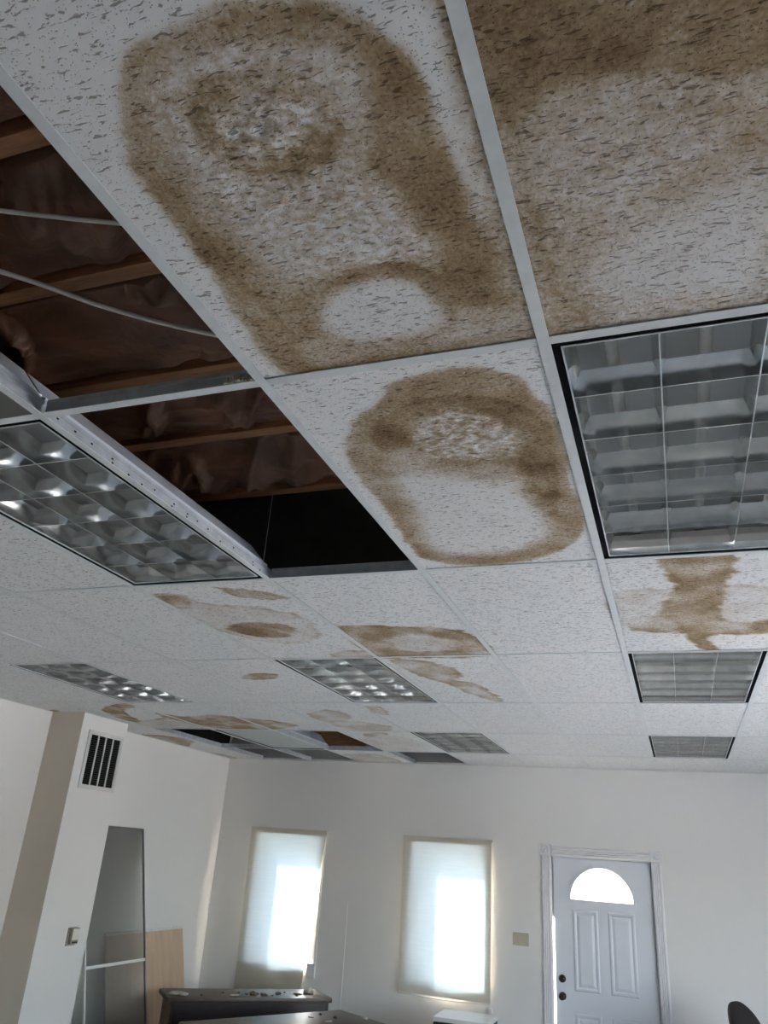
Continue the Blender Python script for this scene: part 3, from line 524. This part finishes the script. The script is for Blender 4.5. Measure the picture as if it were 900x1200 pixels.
for i in range(I0, I1 + 1):
    for j in range(J0, J1 + 1):
        if (i, j) in HOLES or (i, j) in FIX: continue
        x0, x1 = max(i * T + .004, XL + .003), min((i + 1) * T - .004, XR - .003)
        y0, y1 = max(j * 2 * T + .004, YF + .003), min((j + 1) * 2 * T - .004, YB - .003)
        if x1 - x0 < .02 or y1 - y0 < .02: continue
        cells = [(x0, x1, y0, y1)]
        if i <= -7 and j == 4:           # the tile is cut round the boxed chase
            cells = [(x0, x1, y0, COLY0 - .003), (max(x0, COLX + .003), x1, COLY0, COLY1), (x0, x1, COLY1 + .003, y1)]
        for (a, b_, c, d) in cells:
            if b_ - a < .02: continue
            near = (i, j) in ((-1, 0), (-1, 1), (0, 0)); nx, ny = (110, 220) if near else (40, 80)
            _, mxv = tile_mesh(a, b_, c, d, 8, 16)
            me, mxv = tile_mesh(a, b_, c, d, nx, ny, .004 if mxv > .02 else .002, i * 7 + j, .0012 + random.uniform(0, .0006)) if mxv > .005 else tile_mesh(a, b_, c, d, 4, 8, .0015, i * 5 + j, .0012)
            o = link('ceiling_tile', me, ceiling, [M['tile']], (0, 0, CZ))
            if (i, j) in STAIN_LABEL: o['label'] = STAIN_LABEL[(i, j)]

# ------------------------------------------------------------------ roof space: joists, kraft faced batts, deck
deck = struct(MB().box(XL - WT, XR + WT, YF - WT, YB + WT, ROOF, ROOF + .06).obj('roof_deck', M['deck']), 'dark roof boards above the suspended ceiling')
JY = [-.86, -.452, -.045, .361, .767, 1.158, 1.584, 1.950, 2.39]
JB = Z(1.27)
jme = MB().cbox(XL + .01, XR - .01, -.022, .022, 0, 0 * ROOF + .24, .003).mesh('joist')
for y in JY: link('joist', jme, deck, [M['joist']], (0, y, JB))
for k in range(len(JY) - 1):
    ya, yb = JY[k] + .024, JY[k + 1] - .024
    for s, (xa, xb) in enumerate(((XL + .02, -3.0), (-3.0, -1.62), (-1.60, .2), (.2, XR - .02))):
        vis = s in (1, 2) and k >= 2
        nx, ny = (150, 60) if vis else (24, 8)
        X, Y = np.meshgrid(np.linspace(xa, xb, nx + 1), np.linspace(ya, yb, ny + 1)); x, y = X.ravel(), Y.ravel(); v = (y - ya) / (yb - ya)
        q = 1 - np.abs(fbm(x * 5 + k * 9 + y * 3, y * 2.2 + k, 3)) * 2      # folds running across the bay
        fold = np.clip(q - .70, 0, 1) * .16
        sag = (.5 - .5 * np.cos(2 * math.pi * v)) * (.030 + .03 * (fbm(x * 1.3 + k * 5, y * 0 + s, 2) + .3))
        crease = -.03 * np.abs(fbm(x * 3 + 20 * k, y * 9, 3))
        z = JB + .014 - sag - (fold + crease) * np.clip(4 * v * (1 - v), 0, 1) ** .5 + .05 * (np.abs(v - .5) > .46)
        Vv = list(zip(x, y, z)) + list(zip(x, y, z * 0 + JB + .16)); w_ = nx + 1; n0 = len(x); F = []
        for j in range(ny):
            for i in range(nx): a = j * w_ + i; F += [(a, a + w_, a + w_ + 1, a + 1), (n0 + a, n0 + a + 1, n0 + a + w_ + 1, n0 + a + w_)]
        ring = [i for i in range(w_)] + [j * w_ + nx for j in range(1, ny + 1)] + [ny * w_ + i for i in range(nx - 1, -1, -1)] + [j * w_ for j in range(ny - 1, 0, -1)]
        F += [(ring[a], ring[(a + 1) % len(ring)], n0 + ring[(a + 1) % len(ring)], n0 + ring[a]) for a in range(len(ring))]
        link('insulation_batt', pyd('insulation_batt', Vv, F, smooth=True), deck, [M['kraft']])
# torn brown facing on the wall above the missing tiles by the windows
gx, gz = np.meshgrid(np.linspace(-3.60, -3.02, 30), np.linspace(CZ + .135, CZ + .75, 30)); x, z = gx.ravel(), gz.ravel()
yy = YB - .035 - .03 * np.abs(fbm(x * 8, z * 8, 3))
F = [(j * 30 + i, j * 30 + i + 1, (j + 1) * 30 + i + 1, (j + 1) * 30 + i) for j in range(29) for i in range(29)]
n0 = len(x); F += [tuple(n0 + q for q in f[::-1]) for f in F]
ring = list(range(30)) + [j * 30 + 29 for j in range(1, 30)] + [29 * 30 + i for i in range(28, -1, -1)] + [j * 30 for j in range(28, 0, -1)]
F += [(ring[a], ring[(a + 1) % len(ring)], n0 + ring[(a + 1) % len(ring)], n0 + ring[a]) for a in range(len(ring))]
link('insulation_batt', pyd('insulation_batt', list(zip(x, yy, z)) + list(zip(x, yy * 0 + YB - .001, z)), F, smooth=True), deck, [M['joist']])

# black torn-edged batt put in for the shade on the upper left wall
gy, gz = np.meshgrid(np.linspace(5.95, 8.15, 60), np.linspace(0, 1, 20)); y, t_ = gy.ravel(), gz.ravel()
low = CZ + .05 + .03 * np.abs(fbm(gy[0] * 14, gy[0] * 0, 3)); z = (low[None, :] * (1 - gz) + (CZ + .85) * gz).ravel()
xx = XL + .04 + .03 * np.abs(fbm(y * 7, z * 7, 3)); n0 = len(y)
F = [(j * 60 + i, j * 60 + i + 1, (j + 1) * 60 + i + 1, (j + 1) * 60 + i) for j in range(19) for i in range(59)]
F += [tuple(n0 + q for q in f[::-1]) for f in F]
ring = list(range(60)) + [j * 60 + 59 for j in range(1, 20)] + [19 * 60 + i for i in range(58, -1, -1)] + [j * 60 for j in range(18, 0, -1)]
F += [(ring[a], ring[(a + 1) % len(ring)], n0 + ring[(a + 1) % len(ring)], n0 + ring[a]) for a in range(len(ring))]
link('insulation_batt', pyd('insulation_batt', list(zip(xx, y, z)) + list(zip(xx * 0 + XL + .001, y, z)), F, smooth=True), deck, [M['shadeblack']])

# electrical cables sagging through the roof space
def cable(pts, label, r=.005):
    Q = np.array(pts, float); o = []
    for i in range(len(Q) - 1):
        a, b_, c, d = Q[max(i - 1, 0)], Q[i], Q[i + 1], Q[min(i + 2, len(Q) - 1)]
        for t in np.arange(8) / 8: o.append(.5 * (2 * b_ + (c - a) * t + (2 * a - 5 * b_ + 4 * c - d) * t * t + (3 * b_ - a - 3 * c + d) * t ** 3))
    o.append(Q[-1])
    return tag(MB().tube(o, r, 8).obj('cable', M['cable'], smooth=True), label, 'cable', 'cables above the ceiling')
cable([(-2.30, .361, Z(1.263)), (-1.6, .62, Z(1.205)), (-1.083, .851, Z(1.20)), (-.845, .955, Z(1.20)), (-.60, 1.06, Z(1.21)), (-.3, 1.158, Z(1.263))], 'thin white cable strung straight under the bare joists')
cable([(-2.10, .361, Z(1.263)), (-1.65, .66, Z(1.205)), (-1.231, 1.005, Z(1.20)), (-1.053, 1.186, Z(1.195)), (-.849, 1.355, Z(1.20)), (-.62, 1.50, Z(1.22)), (-.3, 1.584, Z(1.263))], 'thicker white cable sagging in a slope under the insulation', .006)

# ------------------------------------------------------------------ recessed light fixtures
FXW, FXL = .298, .603
def housing_mesh():
    out = [(-.298, .0035), (-.298, .056), (-.288, .060), (-.215, .142), (.215, .142), (.288, .060), (.298, .056), (.298, .0035)]
    inn = [(-.2965, .0035), (-.2965, .055), (-.287, .0585), (-.2142, .1405), (.2142, .1405), (.287, .0585), (.2965, .055), (.2965, .0035)]
    b = MB(); n = len(out); L = FXL
    v = [(p, -L, q) for p, q in out] + [(p, L, q) for p, q in out] + [(p, -L, q) for p, q in inn] + [(p, L, q) for p, q in inn]
    f = []; m = []
    for i in range(n - 1):
        f += [(i, i + 1, n + i + 1, n + i), (2 * n + i, 3 * n + i, 3 * n + i + 1, 2 * n + i + 1)]; m += [0, 1]
    f += [(0, n, 3 * n, 2 * n), (n - 1, 3 * n - 1, 4 * n - 1, 2 * n - 1)]; m += [0, 0]
    b.v = v; b.f = f; b.m = m
    for y0, y1 in ((-L, -L + .0015), (L - .0015, L)): b.prism(inn, y0, y1, 'y', 1)
    return b.mesh('housing')
def ring_mesh(name, wo, lo, wi, li, z0, z1):
    b = MB(); b.box(-wo, -wi, -lo, lo, z0, z1).box(wi, wo, -lo, lo, z0, z1).box(-wi, wi, -lo, -li, z0, z1).box(-wi, wi, li, lo, z0, z1); return b.mesh(name)
BZ0, BZ1 = .003, .062
def blade_profile(h=.013, base=.0014, n=7):
    L_ = [(base + (h - base) * (k / n) ** 2.0, BZ0 + (BZ1 - BZ0) * k / n) for k in range(n + 1)]
    return [(-p, q) for p, q in L_] + [(p, q) for p, q in L_[::-1]]
LW, LL = .276, .581
me_house = housing_mesh()
me_black = ring_mesh('black_frame', .2955, .6005, LW + .0005, LL + .0005, .0025, .030)
def side_prof(n=7):
    L_ = [(LW - .0016 - .020 * (k / n) ** 2, BZ0 + (BZ1 - BZ0) * k / n) for k in range(n + 1)]
    return [(LW, BZ0)] + L_ + [(LW, BZ1)]
me_side = MB().prism(side_prof(), -LL, LL, 'y').mesh('side_reflector')
me_end = MB().prism([(p - LW + LL, q) for p, q in side_prof()], -LW + .002, LW - .002, 'x').mesh('end_reflector')
me_long = MB().prism(blade_profile(.014), -LL + .002, LL - .002, 'y').mesh('long_blade')
me_cross = MB().prism(blade_profile(.013), -LW + .002, LW - .002, 'x').mesh('cross_blade')
me_tube = MB().tube([(0, -.56, 0), (0, .56, 0)], .013, 12).mesh('lamp_tube', True)
me_cap = MB().cbox(-.012, .012, -.008, .008, -.022, .018, .003).mesh('lamp_holder')
for me in (me_side, me_end, me_long, me_cross): me.polygons.foreach_set('use_smooth', [len(p.vertices) == 4 and p.area < 1 for p in me.polygons])
def shade_sharp(me, ang=40):
    bm = bmesh.new(); bm.from_mesh(me)
    for e in bm.edges:
        if len(e.link_faces) != 2 or e.calc_face_angle(0) > math.radians(ang): e.smooth = False
    bm.to_mesh(me); bm.free()
for me in (me_side, me_end, me_long, me_cross): shade_sharp(me)
def fixture(i, j, label, kind='louver', knock=False):
    e = empty('ceiling_light', ((i + .5) * T, (j + .5) * 2 * T, CZ)); tag(e, label, 'ceiling light', 'recessed fluorescent lights')
    link('housing', me_house, e, [M['housing'], M['inside']])
    if kind == 'bare':
        for s in (-1, 1): link('lamp_holder', me_cap, e, [M['tube']], (s * .1, .585, .09))
        return e
    link('black_frame', me_black, e, [M['black']])
    if kind == 'lens':
        MB().box(-LW, LW, -LL, LL, .006, .010).obj('lens', M['lens'], e); return e
    lv = link('louver', ring_mesh('louver', LW, LL, LW - .003, LL - .003, .0005, .0042), e, [M['aluedge']])
    for s in (0, 1):
        link('side_reflector', me_side, lv, [M['alu']], None, (0, 0, math.pi * s)); link('end_reflector', me_end, lv, [M['alu']], None, (0, 0, math.pi * s))
    for x in (-.0937, .0937): link('long_blade', me_long, lv, [M['alu']], (x, 0, 0))
    for k in range(1, 6): link('cross_blade', me_cross, lv, [M['alu']], (0, -LL + 2 * LL * k / 6, 0))
    for x in (-.187, 0, .187):
        t_ = link('lamp_tube', me_tube, e, [M['tube']], (x, 0, .088))
        for s in (-1, 1): link('lamp_holder', me_cap, e, [M['inside']], (x, s * .568, .09))
    return e
fixture(0, 1, 'unlit parabolic louver light between two brown-stained tiles')
fixture(0, 3, 'dull louver light just past the tile with a vertical brown streak')
fixture(0, 5, 'small dull louver light in the ceiling above the entrance door')
fixture(-3, 1, 'shiny louver light with its pale blue housing exposed beside the open hole', knock=True)
fixture(-3, 3, 'shiny louver light beside the tile with a dark brown band')
fixture(-3, 5, 'cream-looking louver light in the ceiling above the gap between the windows')
fixture(-6, 3, 'narrow-looking louver light near the boxed chase with the vent')
fixture(*LENS, 'clouded flat-lens light between missing tiles above the left window', 'lens')
fixture(*BARE, 'bare light housing without louver at the edge of the open hole', 'bare', True)

# ------------------------------------------------------------------ wall fittings
vy0, vy1, vz0, vz1 = 5.395, 5.848, Z(.35), Z(.808)
v = empty('vent_grille', (COLX, (vy0 + vy1) / 2, vz0)); tag(v, 'square white return-air grille with dark slots high on the chase', 'vent')
hw, hh = (vy1 - vy0) / 2, vz1 - vz0
b = MB(); fw = .033
b.box(.0005, .012, -hw, -hw + fw, 0, hh).box(.0005, .012, hw - fw, hw, 0, hh).box(.0005, .012, -hw + fw, hw - fw, 0, fw).box(.0005, .012, -hw + fw, hw - fw, hh - fw, hh)
b.obj('frame', M['ventwhite'], v)
MB().box(.0005, .002, -hw + fw, hw - fw, fw, hh - fw).obj('backing', M['black'], v)
for k in (1, 2, 3):
    yc = -hw + fw + (2 * hw - 2 * fw) * k / 4; MB().box(.002, .0125, yc - .006, yc + .006, fw, hh - fw).obj('bar', M['ventwhite'], v)
b = MB()
for k in range(26):
    zc = fw + (hh - 2 * fw) * (k + .5) / 26
    b.add([(.002, -hw + fw, zc), (.010, -hw + fw, zc - .008), (.010, hw - fw, zc - .008), (.002, hw - fw, zc), (.002, -hw + fw, zc + .001), (.010, -hw + fw, zc - .007), (.010, hw - fw, zc - .007), (.002, hw - fw, zc + .001)],
          [(0, 1, 2, 3), (4, 7, 6, 5), (0, 4, 5, 1), (1, 5, 6, 2), (2, 6, 7, 3), (3, 7, 4, 0)])
o = b.obj('fins', M['ventdark'], v); o['kind'] = 'stuff'
t = empty('thermostat', (COLX, 5.685, Z(-.775))); tag(t, 'small taupe wall thermostat with a cream face on the chase', 'thermostat')
MB().cbox(.0005, .008, -.052, .052, -.012, .115, .002).obj('base_plate', M['thermo'], t)
MB().cbox(.008, .036, -.036, .048, .0, .112, .004).obj('body', M['thermo'], t)
MB().cbox(.036, .041, -.030, .044, .030, .108, .002).obj('face', M['thermoface'], t)
MB().cbox(.036, .042, -.022, .036, .008, .018, .002).obj('lever', M['plastic'], t)
p = empty('switch_plate', (-1.317, YB, Z(-.678))); tag(p, 'blank beige wall plate between the right window and door', 'wall plate')
MB().cbox(-.076, .076, -.007, -.0005, 0, .107, .003).obj('plate', M['beige'], p)
for s in (-1, 1):
    lathe([(.004, 0), (.004, .0012), (.001, .0016)], 10).obj('screw', M['beige'], p, True, (s * .023, -.007, .0535))
struct(MB().box(-3.104, -3.088, YB - .004, YB - .0005, .0, Z(-.45)).obj('trim_7', M['wall']), 'narrow painted batten on the wall between the windows')

# ------------------------------------------------------------------ window shades
def shade(name, tl, tr, bl, br, label, stain=None, nx=36, nz=60, off=.028):
    e = empty(name, ((tl[0] + tr[0]) / 2, YB, bl[1])); tag(e, label, 'window shade', 'fabric window shades')
    V = []; st = []; ox, oz = (tl[0] + tr[0]) / 2, bl[1]
    for side in (0, 1):
        for k in range(nz + 1):
            v_ = k / nz
            for i in range(nx + 1):
                u = i / nx; tx = tl[0] + (tr[0] - tl[0]) * u; tz = tl[1] + (tr[1] - tl[1]) * u; bx = bl[0] + (br[0] - bl[0]) * u; bz = bl[1] + (br[1] - bl[1]) * u
                x = tx + (bx - tx) * v_; z = tz + (bz - tz) * v_
                y = -off - .006 * v_ * math.sin(u * 9 + v_ * 3) - .010 * v_ ** 2 * math.sin(u * 3.1 + .4) - side * .0012
                V.append((x - ox, y, z - oz))
                s = 0
                if stain: s = stain(x, z)
                st.append(s)
    w_ = nx + 1; n0 = w_ * (nz + 1); F = []
    for k in range(nz):
        for i in range(nx): a = k * w_ + i; F.append((n0 + a, n0 + a + 1, n0 + a + w_ + 1, n0 + a + w_))
    me = pyd('fabric', V, F, smooth=True)            # a single woven layer
    at = me.attributes.new('stain', 'FLOAT', 'POINT'); at.data.foreach_set('value', np.array(st, np.float32))
    link('fabric', me, e, [M['fabric']])
    MB().box(tl[0] - ox - .002, tr[0] - ox + .002, -off + .002, -.0005, tl[1] - oz - .012, tl[1] - oz + .006).obj('head_rail', M['bar'], e)
    # hems where the cloth is doubled over the wall
    for (x0, x1, z0, z1) in ((tl[0] - ox, tr[0] - ox, tl[1] - oz - .05, tl[1] - oz),):
        MB().box(x0, x1, -off - .0035, -off - .002, z0, z1).obj('hem', M['fabric'], e)
    pts = [(bl[0] - ox + (br[0] - bl[0]) * u, -off - .008, -.004 + (br[1] - bl[1]) * u - .014 * math.sin(math.pi * u)) for u in np.linspace(0, 1, 12)]
    MB().tube(pts, .004, 8).obj('bottom_rod', M['bar'], e, True)
    return e
def stain_unlit1(x, z):
    u = (x + 3.9) / .4; d = math.hypot((x + 3.68) / .18, (z - Z(-1.14)) / .10)
    s = max(0, min(1, 1.4 - d)) * .55
    if z < Z(-1.08): s = max(s, .22)  # below the opening: dull tone of unlit cloth put into the colour
    return s
s1 = shade('window_shade', (-4.285, Z(.213)), (-3.38, Z(.213)), (-4.262, Z(-1.36)), (-3.53, Z(-1.36)), 'cream fabric shade pulled askew with a brown lower edge', stain_unlit1)
s2 = shade('window_shade', (-2.52, Z(.216)), (-1.597, Z(.216)), (-2.497, Z(-1.168)), (-1.60, Z(-1.178)), 'cream fabric shade hanging straight over the window nearer the door')
c = empty('shade_bracket', (-3.435, YB, Z(-1.155))); tag(c, 'small white box bracket at the lower corner of the askew shade', 'bracket')
MB().cbox(-.04, .048, -.034, -.0005, 0, .13, .005).obj('box', M['trim'], c)
MB().cbox(.02, .042, -.02, -.0005, .13, 1.30, .003).obj('side_channel', M['trim'], c)
c2 = tag(MB().cbox(-.018, .018, -.03, -.0005, -.02, .02, .004).obj('shade_bracket', M['trim'], None, False, (-1.60, YB, Z(-1.235))), 'tiny white shade clip below the shade nearer the door', 'bracket')

# ------------------------------------------------------------------ things leaning on the left wall
sc = empty('screen_door', (-4.195, 6.415, .006)); sc.rotation_euler = (0, -math.atan(.243), 0); tag(sc, 'tall grey screen door leaning on the wall behind the chase', 'screen door')
SH, SW = 2.10, .415
MB().box(-.008, .008, SW - .012, SW, 0, SH).obj('stile', M['screenframe'], sc); MB().box(-.008, .008, -SW, -SW + .014, 0, SH).obj('stile', M['bar'], sc)
MB().box(-.008, .008, -SW + .014, SW - .012, SH - .016, SH).obj('rail', M['screenframe'], sc); MB().box(-.008, .008, -SW + .014, SW - .012, 0, .03).obj('rail', M['screenframe'], sc)
MB().box(-.006, .010, -SW + .014, SW - .012, .985, 1.008).obj('crossbar', M['bar'], sc)
MB().box(-.001, .001, -SW + .014, SW - .012, .03, SH - .016).obj('screen_pane', M['screen'], sc)
gb = empty('wall_board', (-4.385, 7.125, .004)); gb.rotation_euler = (0, -math.atan(.24), 0); tag(gb, 'tan paper-faced board with a chipped white top edge leaning on the wall', 'board')
BH = 1.205
MB().box(-.006, .006, -.61, .61, 0, BH - .02).obj('face_sheet', M['board'], gb)
b = MB(); random.seed(9); ys = np.linspace(-.61, .61, 40)
hs = [random.uniform(-.006, .006) for _ in ys]
v = []; f = []
for y, h_ in zip(ys, hs): v += [(-.006, y, BH - .02), (.0065, y, BH - .02 + h_ * .3), (.0065, y, BH + h_), (-.006, y, BH + h_)]
for k in range(39):
    for q in range(4): f.append((k * 4 + q, k * 4 + (q + 1) % 4, k * 4 + 4 + (q + 1) % 4, k * 4 + 4 + q))
f += [(0, 1, 2, 3), (156, 157, 158, 159)]
b.add(v, f).obj('broken_edge', M['gyp'], gb)

# ------------------------------------------------------------------ desks with fallen tile crumbs
DH = .75
def desk(x, y, ang, L, D, label):
    e = empty('desk', (x, y, 0), ang); tag(e, label, 'desk')
    bm = MB().cbox(0, L, 0, D, DH - .04, DH, .012).obj('desk_top', M['woodtop'], e); autosmooth(bm)
    MB().cbox(.04, .06, .012, D - .03, 0, DH - .041, .002).obj('end_panel', M['wood'], e)
    MB().cbox(L - .05, L - .03, .012, D - .03, 0, DH - .041, .002).obj('end_panel', M['wood'], e)
    MB().box(.062, L - .052, .015, .033, .06, DH - .041).obj('modesty_panel', M['wood'], e)
    MB().box(.062, L - .052, D - .06, D - .04, DH - .13, DH - .041).obj('apron', M['wood'], e)
    pd = MB().box(L - .45, L - .052, .036, D - .065, .05, DH - .135).obj('pedestal', M['wood'], e)
    for k in range(2):
        d_ = MB().cbox(L - .44, L - .06, D - .063, D - .045, .07 + k * .27, .32 + k * .27, .003).obj('drawer', M['wood'], e)
        MB().box(L - .30, L - .20, D - .044, D - .030, .19 + k * .27, .205 + k * .27).obj('handle', M['chrome'], d_)
    return e
A1 = math.radians(42.5)
desk(-4.010, 6.623, A1, 1.485, .47, 'dark espresso desk set at an angle below the left window, littered with crumbs')
A2 = math.radians(59.5); u2x, u2y = math.cos(A2), math.sin(A2)
# second desk: back edge runs from (-3.405, 5.854) to (-2.638, 7.151), body on the room side
desk(-2.638 + .62 * u2y, 7.151 - .62 * u2x, A2 + math.pi, 1.52, -.0 + .62, 'dark desk standing before the angled desk, its dusty top catching the window light') if False else None
e2 = desk(-3.405 + .60 * u2y, 5.854 - .60 * u2x, A2, 1.50, .60, 'dark desk in front of the angled desk, its dusty top catching light')
def scrap(x, y, z, r, h, m, label, seed, fl=.6):
    random.seed(seed); bm = bmesh.new(); bmesh.ops.create_icosphere(bm, subdivisions=1, radius=1)
    for v in bm.verts:
        k = random.uniform(.6, 1.3); v.co = Vector((v.co.x * r * k, v.co.y * r * fl * k, max(v.co.z, -.3) * h * random.uniform(.35, .95)))
    zmin = min(v.co.z for v in bm.verts)
    for v in bm.verts: v.co.z -= zmin
    me = bpy.data.meshes.new('tile_crumb'); bm.to_mesh(me); bm.free()
    o = link('tile_crumb', me, None, [m], (x, y, z + .0005), (0, 0, random.uniform(0, 3))); return tag(o, label, 'tile crumb', 'fallen tile crumbs')
def on1(a, b_): return (-4.035 + a * math.cos(A1) - b_ * math.sin(A1), 6.60 + a * math.sin(A1) + b_ * math.cos(A1), DH)
scrap(*on1(.15, .16), .105, .030, M['dust'], 'pale heap of tile crumbs on the left corner of the angled desk', 1)
scrap(*on1(.20, .10), .05, .015, M['dust'], 'flat pale crumb beside the heap on the angled desk corner', 2)
scrap(*on1(.63, .10), .055, .012, M['dust'], 'long flat tan crumb near the middle of the angled desk', 3, .3)
for k, (a, b_, r, h) in enumerate(((.80, .10, .045, .035), (.90, .09, .04, .03), (.75, .14, .02, .02))):
    scrap(*on1(a, b_), r, h, M['dustdark'], ('tall dark wet crumb in the middle of the angled desk clump', 'low dark wet crumb beside the taller one in the desk clump', 'smallest dark crumb behind the clump on the angled desk')[k], 10 + k)
scrap(*on1(1.05, .17), .045, .028, M['dustdark'], 'lone dark triangular crumb on the angled desk', 21)
scrap(*on1(1.36, .23), .075, .05, M['dust'], 'large pale broken tile piece on the right end of the angled desk', 31)
scrap(*on1(1.24, .16), .05, .018, M['dustdark'], 'dark flake beside the large pale piece on the angled desk', 32)
for k, (a, b_, r) in enumerate(((.55, .20, .018), (.70, .22, .014), (.86, .17, .022), (.97, .08, .016), (1.14, .26, .014), (1.20, .08, .018), (.34, .09, .02))):
    scrap(*on1(a, b_), r, .012, M['dustdark'], 'tiny dark speck of debris, one of many strewn on the angled desk', 60 + k)
def on2(a, b_): return (-3.405 + .60 * u2y + a * u2x - b_ * u2y, 5.854 - .60 * u2x + a * u2y + b_ * u2x, DH)
for k, (a, b_, r, h, m) in enumerate(((1.18, .45, .02, .015, 'dustdark'), (1.22, .30, .025, .018, 'dustdark'), (1.05, .40, .03, .008, 'dustdark'), (1.10, .22, .05, .006, 'dust'))):
    scrap(*on2(a, b_), r, h, M[m], ('round dark crumb nearest the back edge of the dusty front desk', 'larger dark crumb mid-way across the dusty front desk', 'flat dark flake lying on the dusty front desk', 'wide flat pale flake on the dusty front desk')[k], 40 + k)
scrap(*on2(1.44, .20), .05, .016, M['dust'], 'pale crumb at the far edge of the dusty front desk', 50)

# small white-topped cabinet under the right window
cb = empty('cabinet', (-1.68, 7.66, 0), .03); tag(cb, 'small dark cabinet with a white top under the right window', 'cabinet')
MB().cbox(-.235, .235, -.20, .19, .02, .715, .006).obj('body', M['plastic'], cb)
MB().cbox(-.24, .24, -.24, .195, .715, .75, .008).obj('top', M['fridgetop'], cb)
d_ = MB().cbox(-.235, .235, -.235, -.203, .04, .71, .006).obj('door', M['plastic'], cb)
MB().box(.17, .19, -.255, -.236, .40, .60).obj('handle', M['chrome'], d_)
for sx in (-.2, .2):
    for sy in (-.17, .16): MB().tube([(sx, sy, 0), (sx, sy, .02)], .018, 10).obj('foot', M['plastic'], cb)

# black office chair by the door, only the top of its back shows
ch = empty('office_chair', (.80, 7.35, 0), math.radians(62)); tag(ch, 'black upholstered office chair standing near the entrance door', 'chair')
def pad(name, w_, d, h, cz, cy, taper=.75, tilt=0, parent=ch):
    bm = bmesh.new(); bmesh.ops.create_cube(bm, size=2); bmesh.ops.subdivide_edges(bm, edges=bm.edges[:], cuts=7, use_grid_fill=True)
    for v in bm.verts:
        x, y, z = v.co; p_ = 4.0; n_ = (abs(x) ** p_ + abs(y) ** p_ + abs(z) ** p_) ** (1 / p_); x, y, z = x / n_, y / n_, z / n_
        v.co = Vector((x * w_, y * d, z * h))
    me = bpy.data.meshes.new(name); bm.to_mesh(me); bm.free(); me.polygons.foreach_set('use_smooth', [True] * len(me.polygons))
    return link(name, me, parent, [M['fabricblack']], (0, cy, cz), (tilt, 0, 0))
pad('seat', .25, .25, .045, .47, 0)
bm = bmesh.new(); bmesh.ops.create_cube(bm, size=2); bmesh.ops.subdivide_edges(bm, edges=bm.edges[:], cuts=9, use_grid_fill=True)
for v in bm.verts:
    x, y, z = v.co; n_ = (abs(x) ** 3 + abs(y) ** 3 + abs(z) ** 3) ** (1 / 3); x, y, z = x / n_, y / n_, z / n_
    wz = 1 - .35 * max(z, 0) ** 2; v.co = Vector((x * .235 * wz, y * .05 + .05 * z * z, z * .29))
me = bpy.data.meshes.new('backrest'); bm.to_mesh(me); bm.free(); me.polygons.foreach_set('use_smooth', [True] * len(me.polygons))
link('backrest', me, ch, [M['fabricblack']], (0, .27, .83), (math.radians(-12), 0, 0))
MB().tube([(0, .10, .42), (0, .26, .43), (0, .31, .55), (0, .30, .75)], .018, 10).obj('back_bar', M['plastic'], ch, True)
MB().tube([(0, 0, .08), (0, 0, .44)], [.028, .022], 14).obj('gas_column', M['chrome'], ch, True)
for s in (-1, 1): MB().tube([(s * .24, .10, .44), (s * .29, .10, .50), (s * .29, .08, .66), (s * .29, -.14, .67)], .016, 10).obj('armrest', M['plastic'], ch, True)
for k in range(5):
    a = 2 * math.pi * k / 5; ca, sa = math.cos(a), math.sin(a)
    lg = MB().tube([(.02 * ca, .02 * sa, .11), (.30 * ca, .30 * sa, .075)], [.024, .014], 10).obj('base_leg', M['plastic'], ch, True)
    MB().tube([(.30 * ca - .02 * sa, .30 * sa + .02 * ca, .0285), (.30 * ca + .02 * sa, .30 * sa - .02 * ca, .0285)], .028, 14).obj('caster', M['plastic'], lg)

# torn scrap of tile still hanging on the bare cross tee
random.seed(77)
b = MB()
for k in range(9):
    x = -.70 + k * .008 + random.uniform(-.003, .003); h_ = random.uniform(.008, .02)
    b.box(x, x + random.uniform(.003, .009), 2 * T - .020 + random.uniform(-.004, .004), 2 * T - .0125, CZ - .0 + .0003, CZ + h_)
o = b.obj('tile_scrap', M['dust']); tag(o, 'ragged tan scrap of tile left on the bare cross tee', 'tile scrap')
